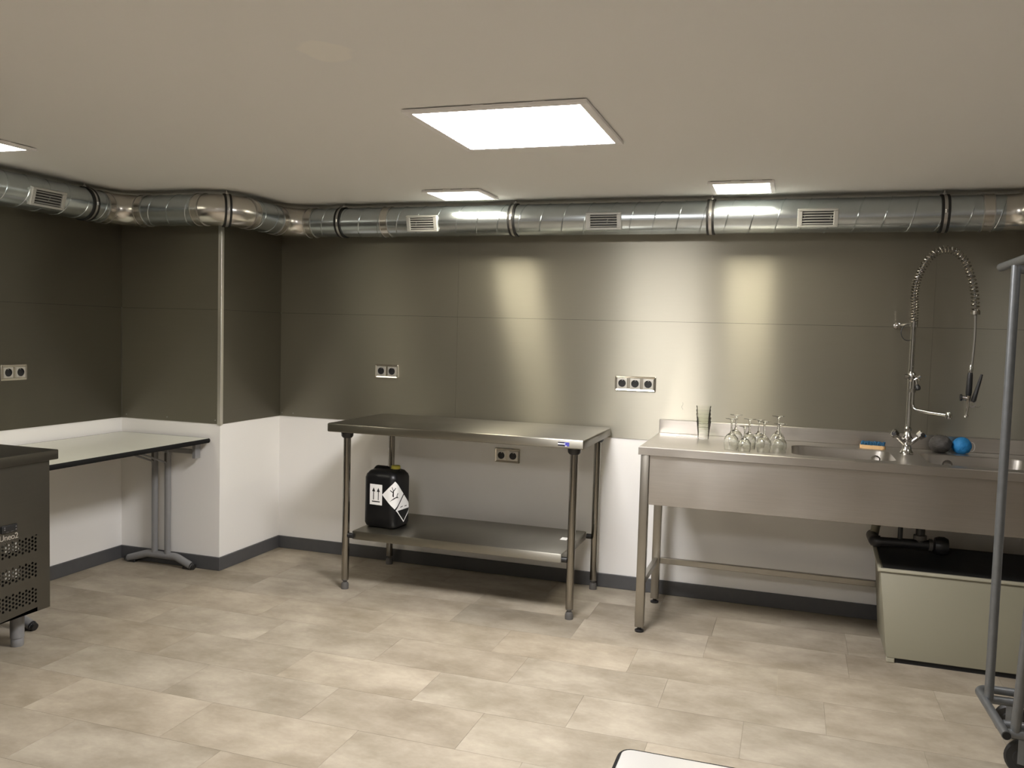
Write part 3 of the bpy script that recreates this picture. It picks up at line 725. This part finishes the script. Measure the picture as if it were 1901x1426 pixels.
# spring and hose: measured at y=-.25, carried to the riser's own plane
K = (CAM.y-FY)/(CAM.y+.25)
def fpt(x, z, dy=0): return Vector((CAM.x+(x-CAM.x)*K, FY+dy, CAM.z+(z-CAM.z)*K))
raw = [(3.569, 1.496), (3.567, 1.56), (3.569, 1.633), (3.577, 1.695), (3.593, 1.745), (3.615, 1.787), (3.642, 1.817), (3.668, 1.832), (3.694, 1.836), (3.722, 1.830), (3.750, 1.810), (3.776, 1.772), (3.797, 1.720), (3.811, 1.672), (3.820, 1.624), (3.824, 1.585), (3.826, 1.551)]
path = [fpt(*p) for p in raw]; path[0] = Vector((FX, FY, path[0].z)); path[1].x = FX; path[1].y = FY
def catmull(P, n):
    out = []
    for i in range(len(P)-1):
        p0, p1, p2, p3 = P[max(i-1, 0)], P[i], P[i+1], P[min(i+2, len(P)-1)]
        for k in range(n):
            t = k/n; out.append(.5*((2*p1)+(p2-p0)*t+(2*p0-5*p1+4*p2-p3)*t*t+(3*p1-p0-3*p2+p3)*t**3))
    out.append(P[-1]); return out
fine = catmull(path, 24)
hs = [fpt(3.826, 1.551), fpt(3.829, 1.47), fpt(3.828, 1.379), fpt(3.824, 1.30), fpt(3.821, 1.275)]
hose = obj('hose', tube(BM(), fine[::4]+catmull(hs, 4)[1:], .0052, 10), HOSE, fa)
acc = [0]
for a, b in zip(fine, fine[1:]): acc.append(acc[-1]+(b-a).length)
TOT = acc[-1]; turns = 50; NP = turns*12; pts = []; j = 0; yv = Vector((0, 1, 0))
for k in range(NP+1):
    f_ = k/NP; g_ = .80*f_+.20*f_*f_ ; s = TOT*g_/1.0
    while j < len(acc)-2 and acc[j+1] < s: j += 1
    tt = (s-acc[j])/max(1e-9, acc[j+1]-acc[j]); p = fine[j].lerp(fine[j+1], tt); t = (fine[j+1]-fine[j]).normalized()
    u = yv.cross(t).normalized(); an = 2*PI*turns*f_
    pts.append(p+(u*math.cos(an)+yv*math.sin(an))*.0160)
obj('spring', tube(BM(), pts, .0027, 6), SPRING, fa)
e1 = path[-1]; bm = BM(); ring(bm, e1, (0, 0, 1), .005, .0195, -.010, .006, 18); obj('spring_end', bm, SPRING, fa)
g0, g1, hd, lt, lb, kb = fpt(3.820, 1.276), fpt(3.818, 1.169), fpt(3.813, 1.077), fpt(3.866, 1.270, -.01), fpt(3.838, 1.150, -.01), fpt(3.786, 1.160)
bm = BM(); tube(bm, [g0+Vector((.002, 0, .034)), g0+Vector((.002, 0, .020)), g0], .008, 12, True, [.006, .009, .0085]); sv = obj('swivel', bm, CHROME, fa)
bm = BM(); tube(bm, [g0, g0.lerp(g1, .12), g0.lerp(g1, .5), g0.lerp(g1, .85), g1], .013, 14, True, [.0095, .0115, .0130, .0135, .0115]); gp = obj('grip', bm, BLACKP, fa)
bm = BM(); tube(bm, [g1, g1.lerp(hd, .3), hd], .008, 12, True, [.012, .0085, .0065]); cyl(bm, g1+Vector((0, 0, -.012)), kb+Vector((.006, 0, 0)), .0105, 12); hb = obj('spray_head', bm, CHROME, fa)
bm = BM(); cyl(bm, kb+Vector((.006, 0, 0)), kb+Vector((-.002, 0, 0)), .0155, 14); obj('valve_cap', bm, BLACKP, hb)
bm = BM(); lathe(bm, [(0, .009), (.007, .008), (.0105, 0), (.008, -.008), (0, -.010)], 14, hd); obj('nozzle', bm, CHROME, hb)
bm = BM(); tube(bm, [lt, lt.lerp(lb, .3), lt.lerp(lb, .7), lb, lb+Vector((-.003, 0, -.008))], .008, 10, True, [.005, .0075, .009, .0115, .006]); obj('lever', bm, BLACKP, fa)
q = g1.lerp(hd, .45)+Vector((.020, 0, .004)); bm = BM(); ring(bm, q, (0, 1, 0), .009, .0155, -.002, .002, 18); tube(bm, [q+Vector((.012, 0, -.010)), q+Vector((.026, 0, -.012)), q+Vector((.032, 0, -.006))], .0025, 6); obj('hook', bm, CHROME, hb)

# ------------------------------------------------------------------ glasses
def wine_glass(h, r):
    bl = h*.52; k = r/.034
    out = [(.0285*k, 0), (.0325*k, bl*.30), (.034*k, bl*.5), (.031*k, bl*.72), (.019*k, bl*.93), (.0075, bl*1.04), (.0044, bl*1.16), (.0040, h*.86), (.0052, h*.93), (.013, h*.975), (.029*k, h-.0022), (.029*k, h-.0006)]
    inn = [(0, h), (0, h)]
    th = .0011
    prof = out + [(.0, h)]
    inner = [(0, bl*.95), (.008, bl*.94), (.017*k, bl*.88), (.030*k-th, bl*.70), (.034*k-th, bl*.5), (.0325*k-th, bl*.30), (.0285*k-th, 0)]
    bm = BM(); lathe(bm, inner+prof, 28); bmesh.ops.remove_doubles(bm, verts=bm.verts, dist=1e-5)
    return mesh_from(bm, 'wine_glass', GLASS, 60)
wg = [('tall-stemmed upturned wine glass at the left front of the cluster', 2.792, -.555, .147, .034), ('shortest upturned glass, second from the left in front', 2.853, -.590, .118, .031),
      ('upturned wine glass in the front row, third from the left', 2.937, -.560, .143, .033), ('upturned wine glass at the right front, nearest the sink basin', 3.006, -.548, .136, .033),
      ('upturned wine glass behind the left front one, touching the leftmost edge', 2.802, -.405, .153, .034), ('upturned wine glass in the back row, second from the left', 2.868, -.470, .143, .033),
      ('upturned wine glass in the middle of the back row', 2.908, -.385, .133, .033), ('tallest upturned wine glass at the back right of the cluster', 2.995, -.430, .160, .034)]
for lb_, x, y, h, r in wg:
    o = bpy.data.objects.new('wine_glass', wine_glass(h, r)); COL.objects.link(o); o.location = (x, y, SZ+.0003)
    tag(o, lb_, 'glass', 'upturned wine glasses on the draining board')
prof = [(0, 0), (.0255, 0), (.0265, .002), (.0300, .040), (.0352, .083), (.0366, .0885), (.0362, .0905), (.0350, .0898), (.0286, .040), (.0250, .009), (.0, .007)]
tmesh = mesh_from(lathe(BM(), prof, 28), 'tumbler', TUMBLER, 50)
names = ['bottom glass tumbler of the leaning stack on the draining board', 'second glass tumbler from the bottom of the leaning stack', 'middle glass tumbler of the leaning stack', 'second glass tumbler from the top of the leaning stack', 'top glass tumbler of the leaning stack']
lean = [(0, 0, 0), (.0006, 0, -.012), (-.0008, 0, -.03), (-.0018, 0, -.045), (-.0032, .0, -.06)]
for k in range(5):
    o = bpy.data.objects.new('tumbler', tmesh); COL.objects.link(o)
    o.location = (2.630+lean[k][0], -.185, SZ+.0003+k*.0195); o.rotation_euler = (0, lean[k][2], k*.4)
    tag(o, names[k], 'glass', 'stacked tumblers on the draining board')

# ------------------------------------------------------------------ brush and scourers behind the basins
bz = SZ
br_ = thing('scrubbing_brush', 'wooden scrubbing brush with blue bristles lying behind the sink basin', 'brush', (3.435, -.135, bz), math.radians(-8))
bm = BM(); prism(bm, rrect(-.058, .058, -.018, .018, .012, 5), 0, .017); bmesh.ops.bevel(bm, geom=[e for e in bm.edges if abs(e.verts[0].co.z-e.verts[1].co.z) < 1e-6], offset=.003, segments=2, affect='EDGES'); obj('wooden_back', bm, WOOD, br_, local=True)
bm = BM()
for i in range(16):
    for j in range(5):
        x, y = -.052+.0069*i, -.012+.006*j; a = (x, y, .016); b = (x+random.uniform(-.004, .004), y+random.uniform(-.004, .004), .016+random.uniform(.013, .020))
        tube(bm, [a, b], .0028, 5, True, [.0022, .0034])
o = obj('bristles', bm, BLUEB, br_, local=True); o['kind'] = 'stuff'
def scourer(name, label, x, y, r, sq, m, seed):
    rnd = random.Random(seed); bm = BM(); bmesh.ops.create_icosphere(bm, subdivisions=5, radius=r)
    import mathutils
    off = Vector((seed*3.1, seed*1.7, 0))
    for v in bm.verts:
        n = v.co.normalized()
        d = mathutils.noise.noise(n*2.2+off)*.06+mathutils.noise.noise(n*11+off)*.035+mathutils.noise.noise(n*26+off)*.025
        v.co = n*r*(1+d); v.co.z *= sq
    zm = min(v.co.z for v in bm.verts)
    for v in bm.verts: v.co.z -= zm; v.co.z = max(v.co.z, .004)-.004
    o = obj(name, bm, m, None, local=True, loc=(x, y, SZ), ang=180); tag(o, label, 'scourer', 'scourers behind the sink basin')
    return o
scourer('scourer', 'round dark grey scouring pad left of the blue one', 3.735, -.115, .050, .86, SCOURG, 3)
bl_ = scourer('scourer', 'bright blue scouring ball beside the dark grey pad', 3.829, -.105, .043, .95, SCOURB, 5)
bm = BM(); tube(bm, [(.040+.014*math.cos(t_), -.01, .035+.022*math.sin(t_)) for t_ in [-1.9+k*.3 for k in range(13)]], .0012, 6); obj('hanging_loop', bm, PAPER, bl_, local=True)

# ------------------------------------------------------------------ folding tables
def folding_table(label, x0, x1, y0, y1, zt, legs, top_m, group):
    cx, cy = (x0+x1)/2, (y0+y1)/2
    t = thing('folding_table', label, 'table', (cx, cy, 0), 0, group)
    bm = BM(); prism(bm, rrect(x0+.0078, x1-.0078, y0+.0078, y1-.0078, .0165, 5), zt-.024, zt); tp = obj('table_top', bm, top_m, t)
    bm = BM(); L4 = []
    for k in range(9):
        th_ = PI*k/8; ins = .008*(1-math.sin(th_)); z = zt-.012-.0126*math.cos(th_)
        L4.append([bm.verts.new((x, y, z)) for x, y in rrect(x0+ins, x1-ins, y0+ins, y1-ins, .024-ins, 5)])
    for a, b in zip(L4, L4[1:]):
        for k in range(len(a)): bm.faces.new((a[k], a[(k+1) % len(a)], b[(k+1) % len(a)], b[k]))
    obj('edge_band', bm, EDGE, tp)
    for yl, sgn in legs:
        lf = obj('leg_frame', tube(BM(), fillet([(x0+.075, yl, .018), (cx-.10, yl, .062), (cx+.10, yl, .062), (x1-.105, yl, .018)], .06), .021, 14), GREYMET, t)
        for xx, s in ((x0+.062, 1), (x1-.092, 1)): obj('foot_cap', tube(BM(), [(xx+(.02 if xx < cx else -.02), yl, .021), (xx, yl, .0165)], .0225, 14, True, [.0225, .0165]), BLACKP, lf)
        for xx in (x0+.105, x1-.135): obj('foot_pad', box(BM(), xx-.03, xx+.03, yl-.014, yl+.014, .0, .016, .003, 1), BLACKP, lf)
        for xx in (cx-.050, cx+.040):
            cl = obj('leg_column', cyl(BM(), (xx, yl, .06), (xx, yl, zt-.05), .0175, 16), GREYMET, lf)
            obj('brace', tube(BM(), [(xx, yl+sgn*.012, zt-.185), (xx, yl+sgn*.022, zt-.150), (xx, yl+sgn*.34, zt-.030)], .006, 8), GREYMET, cl)
            bm = BM(); hexa(bm, [(xx-.006, yl+sgn*.002, zt-.15), (xx+.006, yl+sgn*.002, zt-.15), (xx+.006, yl+sgn*.022, zt-.15), (xx-.006, yl+sgn*.022, zt-.15), (xx-.006, yl+sgn*.002, zt-.09), (xx+.006, yl+sgn*.002, zt-.09), (xx+.006, yl+sgn*.022, zt-.10), (xx-.006, yl+sgn*.022, zt-.10)]); obj('latch', bm, GREYP, cl)
        obj('top_rail', box(BM(), cx-.27, cx+.235, yl-.012, yl+.012, zt-.092, zt-.066, .003, 1), GREYMET, lf)
        for xx in (cx-.275, cx+.235): obj('end_bracket', box(BM(), xx-.011, xx+.011, yl-.022, yl+.022, zt-.115, zt-.0256, .002, 1), GREYMET, lf)
    for sx in (x0+.025, x1-.052):
        pass
    return t
folding_table('white-topped folding table with black edging standing in the left alcove', XL+.014, -.040, -1.735, -.602, .757, ((-.632, -1), (-1.700, 1)), LAMINATE, 'folding tables')
folding_table('pale folding table corner with black edging at the bottom edge nearest the viewer', 2.812, 4.012, -4.05, -3.303, .757, ((-3.42, -1), (-3.93, 1)), LAMINATE2, 'folding tables')

# ------------------------------------------------------------------ refrigerated counter
FXF = .045; FY1, FY0 = -1.786, -3.25
fr = thing('refrigerated_counter', 'stainless steel refrigerated counter with perforated grille at the left edge', 'refrigerator', (-.3, -2.5, 0))
obj('body', box(BM(), -.655, FXF-.022, FY0, FY1-.004, .154, .80), STEEL_FRIDGE, fr) if False else None
bm = BM(); box(bm, -.655, -.02, FY0, FY1, .154, .80, .002, 1); obj('body', bm, STEEL_FRIDGE, fr)
bm = BM(); box(bm, -.668, FXF+.016, FY0-.02, -1.752, .800, .842, .004, 2); obj('counter_top', bm, STEEL_FRIDGE, fr)
# front panel with punched grille holes
PZ0, PZ1, PY0, PY1 = .160, .798, -2.42, FY1
gp_groups = [(.196, .271), (.308, .381), (.418, .491)]
GY0, GY1 = -2.31, -1.850; CW = .0158
pan = BM()
def vquad(y0, y1, z0, z1):
    vs = [pan.verts.new((FXF, y, z)) for y, z in ((y0, z0), (y1, z0), (y1, z1), (y0, z1))]; pan.faces.new(vs)
ncol = int((GY1-GY0)/CW); GY0 = GY1-ncol*CW
zc = PZ0
for g0_, g1_ in gp_groups:
    vquad(GY0, GY1, zc, g0_)
    ph = (g1_-g0_)/4.5
    for i in range(ncol):
        ya, yb = GY1-(i+1)*CW, GY1-i*CW; st_ = (i % 2)*ph/2
        if st_: vquad(ya, yb, g0_, g0_+st_)
        for j in range(4):
            za, zb = g0_+st_+j*ph, g0_+st_+(j+1)*ph; cyy, czz = (ya+yb)/2, (za+zb)/2; rr_ = .0058
            n_ = 8; sq, ci = [], []
            for k in range(n_):
                an = PI/4+2*PI*k/n_; c, s = math.cos(an), math.sin(an); f = 1/max(abs(c), abs(s))
                sq.append(pan.verts.new((FXF, cyy+c*f*(yb-ya)/2, czz+s*f*(zb-za)/2))); ci.append((cyy+c*rr_, czz+s*rr_))
            c0 = [pan.verts.new((FXF, *q)) for q in ci]; c1 = [pan.verts.new((FXF-.0025, *q)) for q in ci]
            for k in range(n_):
                pan.faces.new((sq[k], sq[(k+1) % n_], c0[(k+1) % n_], c0[k])); pan.faces.new((c0[k], c0[(k+1) % n_], c1[(k+1) % n_], c1[k]))
        if not st_: vquad(ya, yb, g1_-ph/2, g1_)
    zc = g1_
vquad(GY0, GY1, zc, PZ1); vquad(PY0, GY0, PZ0, PZ1); vquad(GY1, PY1, PZ0, PZ1)
bmesh.ops.remove_doubles(pan, verts=pan.verts, dist=1e-6)
gp_ = obj('grille_panel', pan, STEEL_FRIDGE, fr, ang=20); gp_['label'] = 'steel panel punched with three bands of round holes'
obj('panel_side', box(BM(), -.0195, FXF-.0003, PY1-.003, PY1, PZ0, PZ1), STEEL_FRIDGE, fr)
obj('panel_bottom', box(BM(), -.0195, FXF-.0003, PY0, PY1-.003, PZ0, PZ0+.003), STEEL_FRIDGE, fr)
obj('grille_inner_shade', box(BM(), -.0195, .004, PY0+.02, PY1-.01, .17, .52), DARK, fr)  # added black box; the shade inside the counter is put into its colour
for z0 in (.328, .440):
    bm = BM()
    for k in range(4):
        for ya_ in (-2.000, -1.955): box(bm, .008, .030, ya_, ya_+.030, z0+k*.0125, z0+k*.0125+.009)
    obj('grille_glint', bm, plain('pale_glint', (.85, .83, .78), .35, .3), fr)  # added pale plates; light glinting behind the holes is put into their colour
bm = BM(); box(bm, FXF-.001, FXF+.006, -2.024, -1.949, .527, .560, .004, 2); dsp = obj('temperature_display', bm, BLACKP, fr); dsp['label'] = 'black digital thermostat'
for y, z in ((-2.010, .551), (-1.957, .549), (-1.957, .537), (-2.010, .543)):
    bm = BM(); box(bm, FXF+.0055, FXF+.0066, y-.0022, y+.0022, z-.002, z+.002); obj('button', bm, GREYMET, dsp)
for y in (-1.998, -1.975):
    bm = BM(); box(bm, FXF+.0055, FXF+.0066, y-.006, y+.006, .531, .5335); obj('button', bm, GREYP, dsp)
cu = bpy.data.curves.new('lettering', 'FONT'); cu.body = 'Uneo2'; cu.size = .034; cu.extrude = .0006; cu.align_x = 'RIGHT'; cu.space_character = .95
to = bpy.data.objects.new('tmp_text', cu); COL.objects.link(to); dg = bpy.context.evaluated_depsgraph_get()
me = bpy.data.meshes.new_from_object(to.evaluated_get(dg)); COL.objects.unlink(to); bpy.data.objects.remove(to)
me.transform(Matrix(((0, 0, 1, FXF+.0006), (1, 0, 0, -1.942), (0, 1, 0, .4975), (0, 0, 0, 1))))
me.transform(Matrix.Translation(-origin(fr))); me.materials.clear(); me.materials.append(LETTER); me.name = 'lettering'
lo_ = bpy.data.objects.new('lettering', me); COL.objects.link(lo_); lo_.parent = fr
for a, b in ((-2.44, -2.43), (-2.84, -2.43), (-3.245, -2.85)):
    if b-a < .1: continue
    d = obj('door', box(BM(), -.018, FXF, a, b, .160, .795, .004, 2), STEEL_FRIDGE, fr)
    bm = BM(); box(bm, FXF, FXF+.022, a+.03, b-.03, .755, .775, .004, 2); obj('handle', bm, STEEL_LEG, d)
for y in (-1.862, -3.17):
    for x in (-.055, -.58):
        bm = BM(); lathe(bm, [(0, 0), (.024, 0), (.0255, .006), (.0255, .030), (.0245, .032), (.0245, .036), (.0275, .038), (.0275, .1535), (0, .1535)], 20, (x, y, 0)); obj('leg', bm, GREYMET, fr)

# ------------------------------------------------------------------ tube trolley on castors
tr = thing('tube_trolley', 'galvanised steel tube trolley on castors at the right edge', 'trolley', (4.1, -1.4, 0))
RT, BZ = .0150, .150
xa, xb = 3.748, 4.40
def bar(name, pts, rad=.05, r=RT): return obj(name, tube(BM(), fillet(pts, rad) if len(pts) > 2 else pts, r, 14), GALV_TUBE, tr)
bar('base_loop', [(xa+.005, -1.560, BZ), (xa-.008, -1.165, BZ), (xb, -1.165, BZ), (xb, -1.560, BZ)], .045)
bm = BM(); cyl(bm, (xa+.0052, -1.5605, BZ), (xa+.0052, -1.563, BZ), .0125, 14); obj('tube_end', bm, DARK, tr)
for y, z in ((-1.262, BZ), (-1.470, BZ), (-1.538, BZ)): bar('cross_bar', [(xa+.014, y, z), (xb-.010, y, z)])
bar('post', [(3.757, -1.275, BZ+.005), (3.757, -1.275, 1.678)])
bar('post', [(3.783, -1.535, BZ+.005), (3.800, -1.700, 1.678)])
bar('post', [(xb, -1.275, BZ+.005), (xb, -1.275, 1.678)]); bar('post', [(xb, -1.535, BZ+.005), (xb, -1.700, 1.678)])
bar('top_rail', [(3.757, -1.050, 1.690), (3.757, -1.80, 1.690)]); bar('top_rail', [(xb, -1.050, 1.690), (xb, -1.80, 1.690)])
for y in (-1.26, -1.70): bar('top_bar', [(3.765, y, 1.665), (xb, y, 1.665)])
for i, (x, y) in enumerate(((3.850, -1.215), (3.822, -1.515), (xb-.06, -1.225), (xb-.06, -1.52))):
    rw = .060
    bm = BM(); lathe(bm, [(0, -.016), (.030, -.016), (.034, -.012), (rw-.008, -.014), (rw, -.008), (rw, .008), (rw-.008, .014), (.034, .012), (.030, .016), (0, .016)], 28, (0, 0, 0), 'X')
    bmesh.ops.rotate(bm, cent=(0, 0, 0), matrix=Matrix.Rotation(1.2, 3, 'Z'), verts=bm.verts); bmesh.ops.translate(bm, verts=bm.verts, vec=(x, y+.01, rw))
    wh = obj('castor_wheel', bm, RUBBER, tr)
    bm = BM()
    for s in (-1, 1): box(bm, s*.019-.002, s*.019+.002, -.018, .018, .045, .128)
    box(bm, -.021, .021, -.02, .02, .126, .136)
    bmesh.ops.rotate(bm, cent=(0, 0, 0), matrix=Matrix.Rotation(1.2, 3, 'Z'), verts=bm.verts); bmesh.ops.translate(bm, verts=bm.verts, vec=(x, y+.01, 0)); obj('castor_fork', bm, GALV_TUBE, wh)
